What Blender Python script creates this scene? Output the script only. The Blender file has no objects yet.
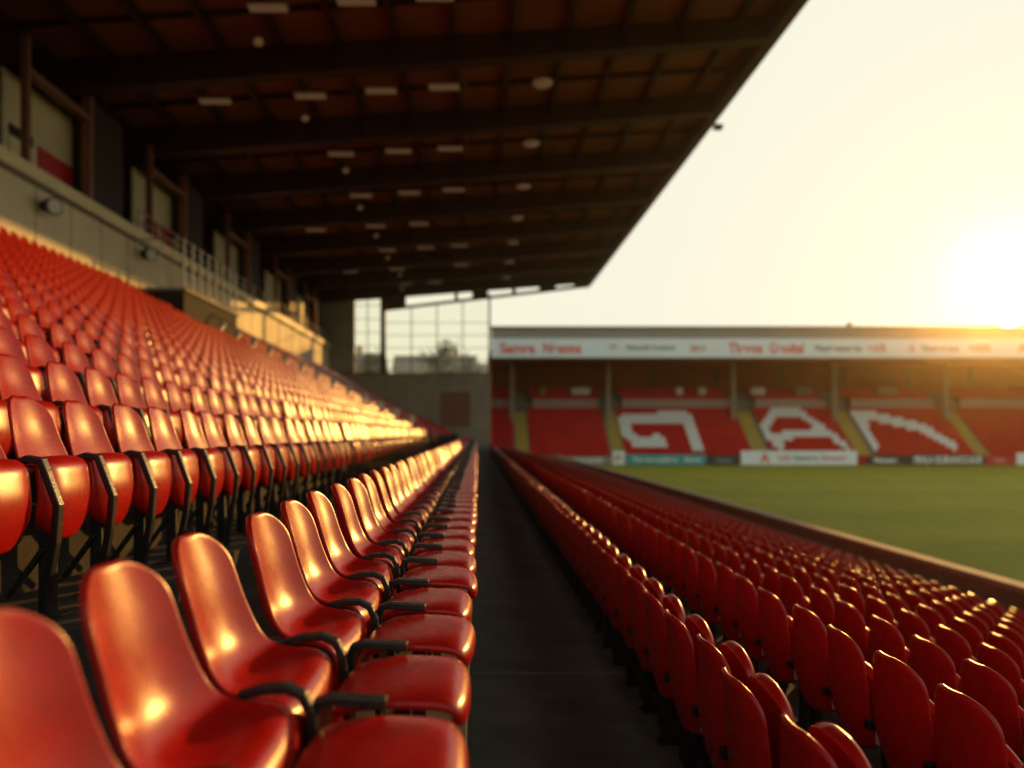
import bpy, math, random
import numpy as np
from mathutils import Vector
random.seed(7)
S = bpy.context.scene
COL = S.collection
PI = math.pi
R = math.radians
CZ = 3.9                      # eye height above the pitch; heights written H(h) are relative to the eye
def H(h): return h + CZ

# ------------------------------------------------------------------ camera, sky, sun, exposure
cd = bpy.data.cameras.new('camera')
cam = bpy.data.objects.new('camera', cd); COL.objects.link(cam)
cam.location = (0, 0, CZ); cam.rotation_euler = (R(90), 0, 0)
cd.sensor_width = 36; cd.lens = 700 / 1024 * 36
cd.shift_x = 34 / 1024; cd.shift_y = 49 / 1024
cd.clip_start = 0.05; cd.clip_end = 5000
cd.dof.use_dof = True; cd.dof.focus_distance = 3.3; cd.dof.aperture_fstop = 0.82
S.camera = cam

SUN_AZ, SUN_EL = R(37.0), R(10.8)
w = bpy.data.worlds.new('World'); S.world = w; w.use_nodes = True
nt = w.node_tree; bg = nt.nodes['Background']
sky = nt.nodes.new('ShaderNodeTexSky'); sky.sky_type = 'NISHITA'; sky.sun_disc = False
sky.sun_elevation = SUN_EL; sky.sun_rotation = SUN_AZ
sky.air_density = 1.3; sky.dust_density = 2.2; sky.ozone_density = 1.0
gm = nt.nodes.new('ShaderNodeGamma'); gm.inputs[1].default_value = 0.30
tn = nt.nodes.new('ShaderNodeMixRGB'); tn.blend_type = 'MULTIPLY'; tn.inputs[0].default_value = 1; tn.inputs[2].default_value = (2.35, 2.28, 1.82, 1)
nt.links.new(sky.outputs[0], gm.inputs[0]); nt.links.new(gm.outputs[0], tn.inputs[1]); cp = nt.nodes.new('ShaderNodeMixRGB'); cp.blend_type = 'DARKEN'; cp.inputs[0].default_value = 1; cp.inputs[2].default_value = (3.8, 3.72, 3.0, 1)
nt.links.new(tn.outputs[0], cp.inputs[1]); nt.links.new(cp.outputs[0], bg.inputs[0]); bg.inputs[1].default_value = 0.15
sl = bpy.data.lights.new('sun', 'SUN'); sl.energy = 2.55; sl.angle = R(0.6); sl.color = (1.0, 0.50, 0.11)
so = bpy.data.objects.new('sun', sl); COL.objects.link(so)
sd = Vector((math.sin(SUN_AZ) * math.cos(SUN_EL), math.cos(SUN_AZ) * math.cos(SUN_EL), math.sin(SUN_EL)))
so.rotation_euler = sd.to_track_quat('Z', 'Y').to_euler(); so.location = (40, 50, 40)
vs = S.view_settings; vs.view_transform = 'Standard'; vs.look = 'None'; vs.gamma = 1; vs.use_curve_mapping = False
vs.exposure = 0.74
S.cycles.max_bounces = 6; S.cycles.transparent_max_bounces = 12; S.cycles.volume_bounces = 0
S.cycles.use_denoising = True

# ------------------------------------------------------------------ materials
def mat(name, col, rough=0.6, metal=0.0, var=0.12, scale=6.0, bump=0.0, bscale=80.0, coat=0.0, emit=None, estr=0.0, rvar=0.08, dirt=None, dscale=1.2, damt=0.5, spec=0.5):
    m = bpy.data.materials.new(name); m.use_nodes = True
    t = m.node_tree; b = t.nodes['Principled BSDF']
    tc = t.nodes.new('ShaderNodeTexCoord')
    n = t.nodes.new('ShaderNodeTexNoise'); n.inputs['Scale'].default_value = scale; n.inputs['Detail'].default_value = 6
    t.links.new(tc.outputs['Object'], n.inputs['Vector'])
    r = t.nodes.new('ShaderNodeValToRGB')
    r.color_ramp.elements[0].position = 0.3; r.color_ramp.elements[1].position = 0.72
    r.color_ramp.elements[0].color = tuple(c * (1 - var) for c in col) + (1,)
    r.color_ramp.elements[1].color = tuple(min(1, c * (1 + var)) for c in col) + (1,)
    t.links.new(n.outputs['Fac'], r.inputs[0])
    out = r.outputs[0]
    if dirt:
        n3 = t.nodes.new('ShaderNodeTexNoise'); n3.inputs['Scale'].default_value = dscale; n3.inputs['Detail'].default_value = 9; n3.inputs['Roughness'].default_value = 0.7
        t.links.new(tc.outputs['Object'], n3.inputs['Vector'])
        mr = t.nodes.new('ShaderNodeMapRange'); mr.inputs[1].default_value = 0.5; mr.inputs[2].default_value = 0.72; mr.inputs[4].default_value = damt
        t.links.new(n3.outputs['Fac'], mr.inputs[0])
        mx = t.nodes.new('ShaderNodeMixRGB'); mx.inputs[2].default_value = tuple(dirt) + (1,)
        t.links.new(mr.outputs[0], mx.inputs[0]); t.links.new(out, mx.inputs[1]); out = mx.outputs[0]
    t.links.new(out, b.inputs['Base Color']); b.inputs['Specular IOR Level'].default_value = spec
    b.inputs['Metallic'].default_value = metal
    mr2 = t.nodes.new('ShaderNodeMapRange'); mr2.inputs[3].default_value = max(0.02, rough - rvar); mr2.inputs[4].default_value = min(1, rough + rvar)
    n2 = t.nodes.new('ShaderNodeTexNoise'); n2.inputs['Scale'].default_value = scale * 2.7; n2.inputs['Detail'].default_value = 5
    t.links.new(tc.outputs['Object'], n2.inputs['Vector'])
    t.links.new(n2.outputs['Fac'], mr2.inputs[0]); t.links.new(mr2.outputs[0], b.inputs['Roughness'])
    if coat: b.inputs['Coat Weight'].default_value = coat; b.inputs['Coat Roughness'].default_value = 0.22
    if bump:
        n4 = t.nodes.new('ShaderNodeTexNoise'); n4.inputs['Scale'].default_value = bscale; n4.inputs['Detail'].default_value = 4
        t.links.new(tc.outputs['Object'], n4.inputs['Vector'])
        bp = t.nodes.new('ShaderNodeBump'); bp.inputs['Strength'].default_value = bump; bp.inputs['Distance'].default_value = 0.01
        t.links.new(n4.outputs['Fac'], bp.inputs['Height']); t.links.new(bp.outputs[0], b.inputs['Normal'])
    if emit:
        b.inputs['Emission Color'].default_value = tuple(emit) + (1,); b.inputs['Emission Strength'].default_value = estr
    return m

M = {}
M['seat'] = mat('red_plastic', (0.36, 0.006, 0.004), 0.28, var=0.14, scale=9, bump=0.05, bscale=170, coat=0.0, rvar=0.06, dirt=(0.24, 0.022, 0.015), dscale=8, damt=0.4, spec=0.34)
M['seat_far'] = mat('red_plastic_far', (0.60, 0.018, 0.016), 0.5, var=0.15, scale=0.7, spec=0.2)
M['white_seat'] = mat('white_plastic', (0.86, 0.90, 0.94), 0.45, var=0.05)
M['iron'] = mat('black_iron', (0.009, 0.008, 0.009), 0.36, var=0.3, scale=14, bump=0.2, bscale=60, dirt=(0.05, 0.025, 0.015), dscale=9, damt=0.3)
M['bracket'] = mat('pale_bracket', (0.6, 0.58, 0.55), 0.4)
M['asphalt'] = mat('asphalt', (0.034, 0.027, 0.023), 0.9, var=0.35, scale=3, bump=0.9, bscale=130, dirt=(0.075, 0.062, 0.052), dscale=2.0, damt=0.6)
M['aisle'] = mat('aisle_concrete', (0.085, 0.064, 0.052), 0.85, var=0.35, scale=2.2, bump=0.9, bscale=110, dirt=(0.15, 0.12, 0.10), dscale=1.6, damt=0.6)
M['concrete'] = mat('concrete', (0.20, 0.17, 0.14), 0.85, var=0.2, scale=1.5, bump=0.4, bscale=40, dirt=(0.09, 0.075, 0.06), dscale=0.8)
M['gray_wall'] = mat('gray_block_wall', (0.33, 0.31, 0.27), 0.85, var=0.12, scale=0.7, dirt=(0.12, 0.11, 0.10), dscale=0.25)
M['beige'] = mat('beige_cladding', (0.64, 0.55, 0.38), 0.6, var=0.06, scale=0.6, dirt=(0.36, 0.31, 0.22), dscale=0.5, damt=0.4)
M['joint_and_shade'] = mat('dark_joint_and_shade', (0.16, 0.14, 0.10), 0.8)  # wall joints, and the painted shadow lines on the aisle
M['cap'] = mat('parapet_cap', (0.72, 0.60, 0.38), 0.42, var=0.08, scale=1)
M['soffit'] = mat('brown_soffit', (0.27, 0.105, 0.07), 0.6, var=0.15, scale=0.5, dirt=(0.08, 0.035, 0.025), dscale=0.3)
M['beam'] = mat('dark_brown_steel', (0.055, 0.02, 0.014), 0.55, var=0.2, scale=1.0)
M['dark'] = mat('black_brown_panel', (0.028, 0.014, 0.012), 0.7, var=0.2)
M['frame'] = mat('brown_frame', (0.22, 0.09, 0.055), 0.45, var=0.12)
M['redpanel'] = mat('red_panel', (0.45, 0.015, 0.025), 0.5, var=0.05)
M['white'] = mat('white_panel', (0.75, 0.74, 0.72), 0.5, var=0.05, scale=0.5)
M['rail'] = mat('galvanised_rail', (0.50, 0.44, 0.34), 0.35, metal=0.55, var=0.1)
M['lamp'] = mat('lamp_diffuser', (0.40, 0.30, 0.20), 0.5, emit=(1.0, 0.62, 0.34), estr=0.03)
M['lampcase'] = mat('lamp_case', (0.26, 0.14, 0.09), 0.5)
M['tierwall'] = mat('tier_wall_paint', (0.38, 0.28, 0.26), 0.6, var=0.05)
M['ledge'] = mat('far_cladding', (0.26, 0.25, 0.22), 0.7, var=0.08, scale=0.3)
M['fascia'] = mat('white_advert_board', (0.74, 0.82, 0.92), 0.45, var=0.04, scale=0.2)
M['farwall'] = mat('far_back_wall', (0.38, 0.11, 0.03), 0.8, var=0.15, scale=0.3)
M['farroof'] = mat('far_soffit', (0.34, 0.10, 0.03), 0.8, var=0.1, scale=0.3)
M['yellow'] = mat('yellow_steps', (0.40, 0.29, 0.06), 0.7, var=0.1, scale=1)
M['teal'] = mat('teal_board', (0.03, 0.33, 0.36), 0.4)
M['black'] = mat('black_board', (0.03, 0.03, 0.035), 0.4)
M['redink'] = mat('red_lettering', (0.70, 0.07, 0.04), 0.5)
M['greyink'] = mat('grey_lettering', (0.22, 0.27, 0.28), 0.5)
M['pinkink'] = mat('pink_lettering', (0.62, 0.25, 0.20), 0.5)
M['lightink'] = mat('pale_lettering', (0.65, 0.72, 0.75), 0.5)
M['columngrey'] = mat('column_grey', (0.30, 0.25, 0.21), 0.6)
M['wallbrown'] = mat('perimeter_wall_paint', (0.22, 0.14, 0.09), 0.7, var=0.2, scale=1.5, dirt=(0.10, 0.07, 0.05), dscale=2)
M['walltop'] = mat('wall_coping', (0.30, 0.22, 0.15), 0.85, var=0.15, scale=2)
M['bark'] = mat('bark', (0.08, 0.06, 0.045), 0.9)
M['leaf'] = mat('foliage', (0.085, 0.10, 0.035), 0.8, var=0.4, scale=0.8)
M['brick'] = mat('house_brick', (0.50, 0.32, 0.22), 0.85, var=0.15, scale=0.5)
M['render_wall'] = mat('house_render', (0.75, 0.62, 0.48), 0.85, var=0.1, scale=0.5)
M['slate'] = mat('slate_roof', (0.25, 0.20, 0.17), 0.7, var=0.15, scale=2)
M['ground'] = mat('bare_ground', (0.12, 0.11, 0.075), 0.95, var=0.3, scale=0.05)
M['housepane'] = mat('house_glass', (0.05, 0.06, 0.07), 0.1)
# pitch: mown grass with faint stripes
m = bpy.data.materials.new('pitch_grass'); m.use_nodes = True; t = m.node_tree; b = t.nodes['Principled BSDF']
tc = t.nodes.new('ShaderNodeTexCoord'); wv = t.nodes.new('ShaderNodeTexWave'); wv.bands_direction = 'Y'; wv.inputs['Scale'].default_value = 0.028; wv.inputs['Distortion'].default_value = 0.3
n = t.nodes.new('ShaderNodeTexNoise'); n.inputs['Scale'].default_value = 0.35; n.inputs['Detail'].default_value = 10; n.inputs['Roughness'].default_value = 0.7
t.links.new(tc.outputs['Object'], wv.inputs[0]); t.links.new(tc.outputs['Object'], n.inputs['Vector'])
r1 = t.nodes.new('ShaderNodeValToRGB'); r1.color_ramp.elements[0].color = (0.235, 0.232, 0.026, 1); r1.color_ramp.elements[1].color = (0.26, 0.25, 0.030, 1)
r1.color_ramp.elements[0].position = 0.4; r1.color_ramp.elements[1].position = 0.6
t.links.new(wv.outputs['Fac'], r1.inputs[0])
mx = t.nodes.new('ShaderNodeMixRGB'); mx.blend_type = 'MULTIPLY'; mx.inputs[0].default_value = 0.6
r2 = t.nodes.new('ShaderNodeValToRGB'); r2.color_ramp.elements[0].color = (0.55, 0.6, 0.4, 1); r2.color_ramp.elements[1].color = (1.25, 1.1, 1.0, 1)
r2.color_ramp.elements[0].position = 0.3; r2.color_ramp.elements[1].position = 0.7
t.links.new(n.outputs['Fac'], r2.inputs[0]); t.links.new(r1.outputs[0], mx.inputs[1]); t.links.new(r2.outputs[0], mx.inputs[2])
t.links.new(mx.outputs[0], b.inputs['Base Color']); b.inputs['Roughness'].default_value = 0.9; b.inputs['Specular IOR Level'].default_value = 0.15
M['pitch'] = m
# glass: thin clear pane
m = bpy.data.materials.new('clear_glazing'); m.use_nodes = True; t = m.node_tree; t.nodes.remove(t.nodes['Principled BSDF'])
tr = t.nodes.new('ShaderNodeBsdfTransparent'); tr.inputs[0].default_value = (0.995, 0.995, 0.98, 1)
gl = t.nodes.new('ShaderNodeBsdfGlossy'); gl.inputs['Roughness'].default_value = 0.08
ms = t.nodes.new('ShaderNodeMixShader'); ms.inputs[0].default_value = 0.03
t.links.new(tr.outputs[0], ms.inputs[1]); t.links.new(gl.outputs[0], ms.inputs[2]); t.links.new(ms.outputs[0], t.nodes['Material Output'].inputs[0])
M['glass'] = m
m = bpy.data.materials.new('sun_glow'); m.use_nodes = True; t = m.node_tree; b = t.nodes['Principled BSDF']
b.inputs['Base Color'].default_value = (0, 0, 0, 1); b.inputs['Emission Color'].default_value = (1, 0.8, 0.5, 1); b.inputs['Emission Strength'].default_value = 40
M['sun'] = m

# ------------------------------------------------------------------ mesh helpers
class MB:
    def __init__(s): s.v = []; s.f = []; s.n = 0
    def add(s, v, f):
        s.v.append(np.asarray(v, float).reshape(-1, 3)); s.f += [tuple(i + s.n for i in q) for q in f]; s.n += len(s.v[-1]); return s
    def box(s, x0, x1, y0, y1, z0, z1):
        x0, x1 = sorted((x0, x1)); y0, y1 = sorted((y0, y1)); z0, z1 = sorted((z0, z1))
        v = [(x0,y0,z0),(x1,y0,z0),(x1,y1,z0),(x0,y1,z0),(x0,y0,z1),(x1,y0,z1),(x1,y1,z1),(x0,y1,z1)]
        return s.add(v, [(0,3,2,1),(4,5,6,7),(0,1,5,4),(1,2,6,5),(2,3,7,6),(3,0,4,7)])
    def prism(s, pts, y0, y1):            # polygon in X,Z extruded along Y
        n = len(pts)
        a = sum(pts[i][0]*pts[(i+1)%n][1]-pts[(i+1)%n][0]*pts[i][1] for i in range(n))
        if a < 0: pts = pts[::-1]
        v = [(x, y0, z) for x, z in pts] + [(x, y1, z) for x, z in pts]
        f = [tuple(range(n)), tuple(range(2*n-1, n-1, -1))] + [((i+1)%n, i, i+n, (i+1)%n+n) for i in range(n)]
        return s.add(v, f)
    def bar(s, p, q, wa, wb, up=(0,0,1)):  # rectangular bar from p to q
        p, q = Vector(p), Vector(q); d = (q-p).normalized(); u = Vector(up)
        a = d.cross(u)
        if a.length < 1e-4: a = d.cross(Vector((0,1,0)))
        a.normalize(); c = a.cross(d)
        v = [e + a*sx*wa/2 + c*sz*wb/2 for e in (p, q) for sx, sz in ((-1,-1),(1,-1),(1,1),(-1,1))]
        return s.add([tuple(x) for x in v], [(0,1,2,3),(7,6,5,4),(0,4,5,1),(1,5,6,2),(2,6,7,3),(3,7,4,0)])
    def tube(s, pts, r, n=8):
        pts = [Vector(p) for p in pts]; rings = []
        for i, p in enumerate(pts):
            d = (pts[min(i+1, len(pts)-1)] - pts[max(i-1, 0)]).normalized()
            a = d.cross(Vector((0,0,1)))
            if a.length < 1e-3: a = d.cross(Vector((0,1,0)))
            a.normalize(); c = a.cross(d); rr = r[i] if isinstance(r, (list, tuple)) else r
            rings += [tuple(p + (a*math.cos(2*PI*k/n) + c*math.sin(2*PI*k/n))*rr) for k in range(n)]
        f = [(i*n+k, i*n+(k+1)%n, (i+1)*n+(k+1)%n, (i+1)*n+k) for i in range(len(pts)-1) for k in range(n)]
        f += [tuple(range(n-1, -1, -1)), tuple(range((len(pts)-1)*n, len(pts)*n))]
        return s.add(rings, f)
    def strip(s, path, hw, th):           # flat bar following path in X,Z; half-width hw along Y, thickness th
        pts = [Vector((p[0], 0, p[1])) for p in path]; v = []
        y = path[0][2] if len(path[0]) > 2 else 0
        for i, p in enumerate(pts):
            d = (pts[min(i+1, len(pts)-1)] - pts[max(i-1, 0)]).normalized(); nn = Vector((-d.z, 0, d.x))*th/2
            v += [(p.x-nn.x, y-hw, p.z-nn.z), (p.x+nn.x, y-hw, p.z+nn.z), (p.x+nn.x, y+hw, p.z+nn.z), (p.x-nn.x, y+hw, p.z-nn.z)]
        f = [(i*4+k, i*4+(k+1)%4, i*4+4+(k+1)%4, i*4+4+k) for i in range(len(pts)-1) for k in range(4)]
        e = (len(pts)-1)*4; f += [(3,2,1,0), (e,e+1,e+2,e+3)]
        return s.add(v, f)
    def mesh(s, name, m, smooth=False):
        me = bpy.data.meshes.new(name)
        me.from_pydata(np.concatenate(s.v).tolist() if s.v else [], [], s.f)
        me.materials.append(M[m]); me.validate()
        if smooth: me.polygons.foreach_set('use_smooth', [True]*len(me.polygons))
        me.update(); return me
    def build(s, name, m, parent=None, smooth=False, bevel=0.0):
        o = bpy.data.objects.new(name, s.mesh(name, m, smooth)); COL.objects.link(o)
        if parent: o.parent = parent
        if bevel:
            b = o.modifiers.new('edge', 'BEVEL'); b.width = bevel; b.segments = 2; b.limit_method = 'ANGLE'
        return o
def tag(o, label=None, cat=None, group=None, kind=None):
    if label: o['label'] = label
    if cat: o['category'] = cat
    if group: o['group'] = group
    if kind: o['kind'] = kind
    return o
def empty(name, loc=(0,0,0), rz=0.0):
    o = bpy.data.objects.new(name, None); COL.objects.link(o); o.location = loc; o.rotation_euler.z = rz; o.empty_display_size = 0.1; return o
def copy_tree(o, parent=None):
    c = o.copy(); COL.objects.link(c); c.parent = parent
    for ch in list(o.children): copy_tree(ch, c)
    return c
ORD = 'first second third fourth fifth sixth seventh eighth ninth tenth eleventh twelfth thirteenth fourteenth fifteenth sixteenth seventeenth eighteenth nineteenth'.split()
TENS = {20:'twent',30:'thirt',40:'fort',50:'fift',60:'sixt',70:'sevent',80:'eight',90:'ninet'}
def ordn(n):
    if n < 20: return ORD[n-1]
    t = n//10*10; u = n % 10
    return TENS[t]+'ieth' if u == 0 else TENS[t]+'y-'+ORD[u-1]
def flat_text(name, txt, size, x0, x1, y, zc, m, parent):   # lettering in the X,Z plane facing -Y, fitted between x0 and x1
    c = bpy.data.curves.new(name, 'FONT'); c.body = txt; c.size = size; c.extrude = 0.01; c.offset = 0.035; c.align_x = 'CENTER'; c.align_y = 'CENTER'
    o = bpy.data.objects.new(name, c); COL.objects.link(o)
    dg = bpy.context.evaluated_depsgraph_get(); me = bpy.data.meshes.new_from_object(o.evaluated_get(dg))
    bpy.data.objects.remove(o); bpy.data.curves.remove(c)
    co = np.zeros(len(me.vertices)*3); me.vertices.foreach_get('co', co); co = co.reshape(-1, 3)
    mn, mxx = co.min(0), co.max(0); sx = (x1-x0)/(mxx[0]-mn[0]); sy = size/(mxx[1]-mn[1])
    out = np.zeros_like(co); out[:,0] = (co[:,0]-mn[0])*sx + x0; out[:,2] = (co[:,1]-(mn[1]+mxx[1])/2)*sy + zc; out[:,1] = y - co[:,2]
    me.vertices.foreach_set('co', out.ravel()); me.materials.clear(); me.materials.append(M[m]); me.update()
    t = bpy.data.objects.new(name, me); COL.objects.link(t); t.parent = parent; return t

# ------------------------------------------------------------------ the setting
AZ = -1.96                                     # aisle floor relative to the eye
tag(MB().box(-900, 900, -300, 1500, -0.4, -0.12).build('ground', 'ground'), kind='structure')
tag(MB().box(9.5, 95, -40, 86.8, -0.10, 0.0).build('pitch', 'pitch'), kind='structure')
af = tag(MB().box(-0.05, 1.45, -3, 69.7, -0.1, H(AZ)).build('aisle_floor', 'aisle'), kind='structure')
jb = MB()
for k in range(28): jb.box(-0.04, 1.33, 0.9+2.4*k, 0.925+2.4*k, H(AZ)+0.001, H(AZ)+0.005)
jb.build('slab_shadow_line', 'joint_and_shade', af)  # dark slab lines painted in place of shadow bands across the aisle
YE = 70.0
# rows of the near stand: x of the back of the chair, height of the top of its back (relative to the eye)
def left_row(n): return (-2.38 - 0.75*n, 0.20 + 0.33*n + 0.003*n*n)
def right_row(n): return (2.1 + 0.8*n, -1.12 - 0.205*n)
NL, NR = 17, 9
ZCH = 1.15                                     # height of the folding chair on the left bank
ZR = 0.96                                      # height of the right-hand chair
# left terrace: one stepped section
pts = [(-0.05, -0.5), (-0.05, H(-1.18)), (-1.95, H(-1.18))]
for n in range(NL):
    x, h = left_row(n); f = H(h - ZCH); xf = x + 0.43 if n else -1.95
    pts += [(xf, f), (x - 0.32, f)]
pts = [p for i, p in enumerate(pts)]
pts += [(-14.9, H(6.25-ZCH)+0.1), (-14.9, -0.5)]
stand = empty('grandstand', (0, 0, 0))
tag(stand, 'near grandstand with dark brown cantilever roof over steep terrace of red seats', 'grandstand')
def clean(p):
    q = [p[0]]
    for a in p[1:]:
        if abs(a[0]-q[-1][0]) + abs(a[1]-q[-1][1]) > 1e-4: q.append(a)
    return q
# the terrace is built of one prism per step so that faces stay convex
tb = MB(); tb.box(-1.95, -0.05, -3, YE-0.3, -0.5, H(-1.18))
prev = -1.95
for n in range(NL):
    x, h = left_row(n); x1 = x - 0.32 if n < NL-1 else -14.9
    tb.box(x1, prev, -3, YE-0.3, -0.5, H(h-ZCH)); prev = x1
terr = tb.build('terrace', 'asphalt', stand)
tb = MB(); prev = 1.45
for n in range(NR):
    x, h = right_row(n); x1 = x + 0.5
    tb.box(prev, x1, -3, YE-0.3, -0.5, H(h-ZR)); prev = x1
tb.box(prev, 9.28, -3, YE-0.3, -0.5, H(-3.5))
tb.build('lower_terrace', 'asphalt', stand)
MB().box(1.34, 1.447, -3, YE-0.3, H(AZ-0.05), H(AZ)+0.40).build('sun_stop_upstand', 'asphalt', stand)  # added board, keeps sun from slipping under the seats onto the aisle

# back wall with cap, joints
XW = -14.9
MB().box(XW-0.3, XW, -3, YE, -0.5, H(8.45)).build('back_wall', 'beige', stand)
jb = MB()
for k in range(34): jb.box(XW, XW+0.012, 1+2.05*k, 1.03+2.05*k, H(5.6), H(8.38))
jb.build('cladding_joint', 'joint_and_shade', stand)
MB().box(XW-0.45, XW+0.16, -3, YE-0.01, H(8.45), H(8.92)).build('parapet_cap', 'cap', stand, bevel=0.04)
MB().box(XW, XW+0.07, -3, YE-0.01, H(8.30), H(8.445)).build('cap_drip', 'joint_and_shade', stand)
# gallery behind the parapet
def zr(x): return H(13.3 + (x+15)/26.2*1.6)
g = MB(); g.box(-18.2, -18.0, -3, YE, H(6), H(14)); g.box(-18.0, XW-0.3, -3, YE, H(7.0), H(7.2)); g.build('gallery_back_wall', 'dark', stand)
bays = [13.0, 23.2, 32.0, 42.0, 52.0, 61.0]
for y in bays:
    wd = 3.8
    MB().box(XW-0.9, XW-0.32, y+wd+0.25, y+wd+3.0, H(8.93), H(13.2)).build('gallery_column', 'dark', stand)
    fr = MB()
    fr.box(XW-0.3, XW-0.05, y+0.05, y+0.22, H(8.93), H(13.25)); fr.box(XW-0.4, XW-0.05, y+wd, y+wd+0.22, H(8.93), H(13.25)); fr.box(XW-0.38, XW-0.07, y+0.22, y+wd, H(12.0), H(12.25))
    fo = fr.build('gallery_frame', 'frame', stand)
    bp = MB(); bp.box(XW-1.0, XW-0.9, y+0.1, y+wd+0.25, H(7.2), H(12.2)); bo = bp.build('partition', 'beige', fo)
    MB().box(XW-0.9, XW-0.88, y+1.2, y+1.24, H(7.2), H(12.2)).build('partition_joint', 'joint_and_shade', fo)
    if y in (23.2, 32.0, 13.0):
        MB().box(XW-0.897, XW-0.85, y+1.9, y+4.0, H(8.2), H(10.3)).build('banner', 'redpanel', fo)
    if y in (23.2,):
        MB().box(XW-0.897, XW-0.85, y+0.35, y+1.6, H(8.6), H(10.0)).build('notice', 'cap', fo)
        MB().box(XW-0.897, XW-0.85, y+0.35, y+1.6, H(10.1), H(10.45)).build('notice', 'dark', fo)
# red rail seats seen just over the parapet
for k, y in enumerate([17.3, 27.6, 36.6, 46.6]):
    MB().box(XW-1.3, XW-1.05, y, y+3.6, H(7.9), H(9.35)).build('gallery_barrier', 'redpanel', stand, bevel=0.03)

# roof
roof = MB()
for (x0, x1) in ((-18.2, 11.2),):
    z0, z1 = zr(x0)+0.95, zr(x1)+0.95
    roof.prism([(x0, z0), (x1, z1), (x1, z1+0.25), (x0, z0+0.25)], -6, YE+0.6)
ro = roof.build('roof', 'soffit', stand)
MB().prism([(10.95, zr(11)+0.05), (11.45, zr(11.4)+0.05), (11.45, zr(11.4)+1.35), (10.95, zr(11)+1.35)], -6.2, YE+0.8).build('eaves_fascia', 'beam', ro)
beams_y = [2.6, 8.6, 14.6, 20.6, 26.6, 32.7, 38.8, 44.9, 51.0, 57.1, 63.2, 69.3]
for y in beams_y:
    bb = MB(); a, c = -18.0, 10.94
    # tapering plate girder with bottom flange
    bb.prism([(a, zr(a)-0.35), (c, zr(c)+0.05), (c, zr(c)+0.948), (a, zr(a)+0.948)], y-0.06, y+0.06)
    bb.prism([(a, zr(a)-0.42), (c, zr(c)-0.02), (c, zr(c)+0.048), (a, zr(a)-0.352)], y-0.27, y+0.27)
    for k in range(13):
        xx = -16.5 + k*2.2
        bb.box(xx-0.02, xx+0.02, y-0.2, y-0.062, zr(xx)+0.055, zr(xx)+0.9)
    bb.build('roof_beam', 'beam', ro)
for k in range(13):
    x = -16.0 + 2.15*k
    if x > 10.6: break
    MB().prism([(x-0.10, zr(x)+0.62), (x+0.10, zr(x)+0.63), (x+0.10, zr(x)+0.945), (x-0.10, zr(x)+0.94)], -5.9, YE+0.5).build('purlin', 'beam', ro)
for i in range(len(beams_y)-1):
    y = (beams_y[i]+beams_y[i+1])/2 + 0.6; a, c = -17.9, 10.9
    MB().prism([(a, zr(a)+0.75), (c, zr(c)+0.75), (c, zr(c)+0.947), (a, zr(a)+0.947)], y-0.05, y+0.05).build('cross_rib', 'beam', ro)
# downpipes / ties hanging along one purlin line
for i in range(4, len(beams_y)-1):
    y = beams_y[i]
    MB().tube([(-0.6, y+0.4, zr(-0.6)+0.3), (-0.5, y+3.4, zr(-0.5)+0.15)], 0.05, 6).build('conduit', 'frame', ro)

# end wall of the stand (gable) with windows and raking bar
gw = empty('end_wall'); gw.parent = stand
gb = MB()
gb.box(-14.9, -3.8, YE, YE+0.35, -0.3, H(5.8)); gb.box(-0.8, 1.2, YE, YE+0.35, -0.3, H(5.8)); gb.box(-3.8, -0.8, YE, YE+0.35, H(4.1), H(5.8)); gb.box(-3.8, -0.8, YE, YE+0.35, -0.3, H(0.6))
gb.box(-18.2, -12.35, YE-0.02, YE+0.37, H(5.8), H(14.4))
gb.build('block_wall', 'gray_wall', gw)
MB().box(-14.9, 1.22, YE-0.05, YE+0.4, H(5.8), H(6.0)).build('window_sill', 'concrete', gw)
MB().box(-3.78, -0.82, YE+0.1, YE+0.2, H(0.6), H(4.08)).build('door', 'frame', gw)
def window(x0, x1, z0, zt0, zt1, nx, nz):
    o = MB(); o.prism([(x0, z0), (x1, z0), (x1, zt1), (x0, zt0)], YE+0.10, YE+0.115)
    p = o.build('pane', 'glass')
    fr = MB()
    for k in range(1, nx):
        x = x0+(x1-x0)*k/nx; zt = zt0+(zt1-zt0)*k/nx; fr.box(x-0.05, x+0.05, YE+0.06, YE+0.095, z0, zt)
    for k in range(1, nz):
        z = z0+(min(zt0, zt1)-z0)*k/nz; fr.box(x0, x1, YE+0.04, YE+0.06, z-0.03, z+0.03)
    f = fr.build('window_frame', 'beam', gw); p.parent = f
    return f
window(-12.35, -9.75, H(6.0), H(14.1), H(14.1), 2, 6)
window(-9.25, 1.05, H(6.0), H(12.3), H(13.55), 4, 5)
pb = MB(); pb.box(-9.75, -9.25, YE-0.1, YE+0.3, H(6.0), H(14.2)); pb.box(1.05, 1.25, YE-0.1, YE+0.3, H(6.0), H(13.9)); pb.build('window_post', 'beam', gw)
MB().bar((-9.4, YE+0.1, H(12.35)), (11.2, YE+0.1, H(14.75)), 0.3, 0.26).build('raking_bar', 'beam', gw)
st = MB()
def rk(x): return H(12.35 + (x+9.4)/20.6*2.4)
for x0, x1 in ((-9.3, -7.2), (-2.35, -2.0), (-0.6, 1.0), (3.4, 3.8), (6.1, 7.8), (9.6, 10.9)):
    MB().prism([(x0, rk(x0)), (x1, rk(x1)), (x1, zr(x1)+0.6), (x0, zr(x0)+0.6)], YE+0.03, YE+0.13).build('infill_panel', 'beam', gw)

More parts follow.
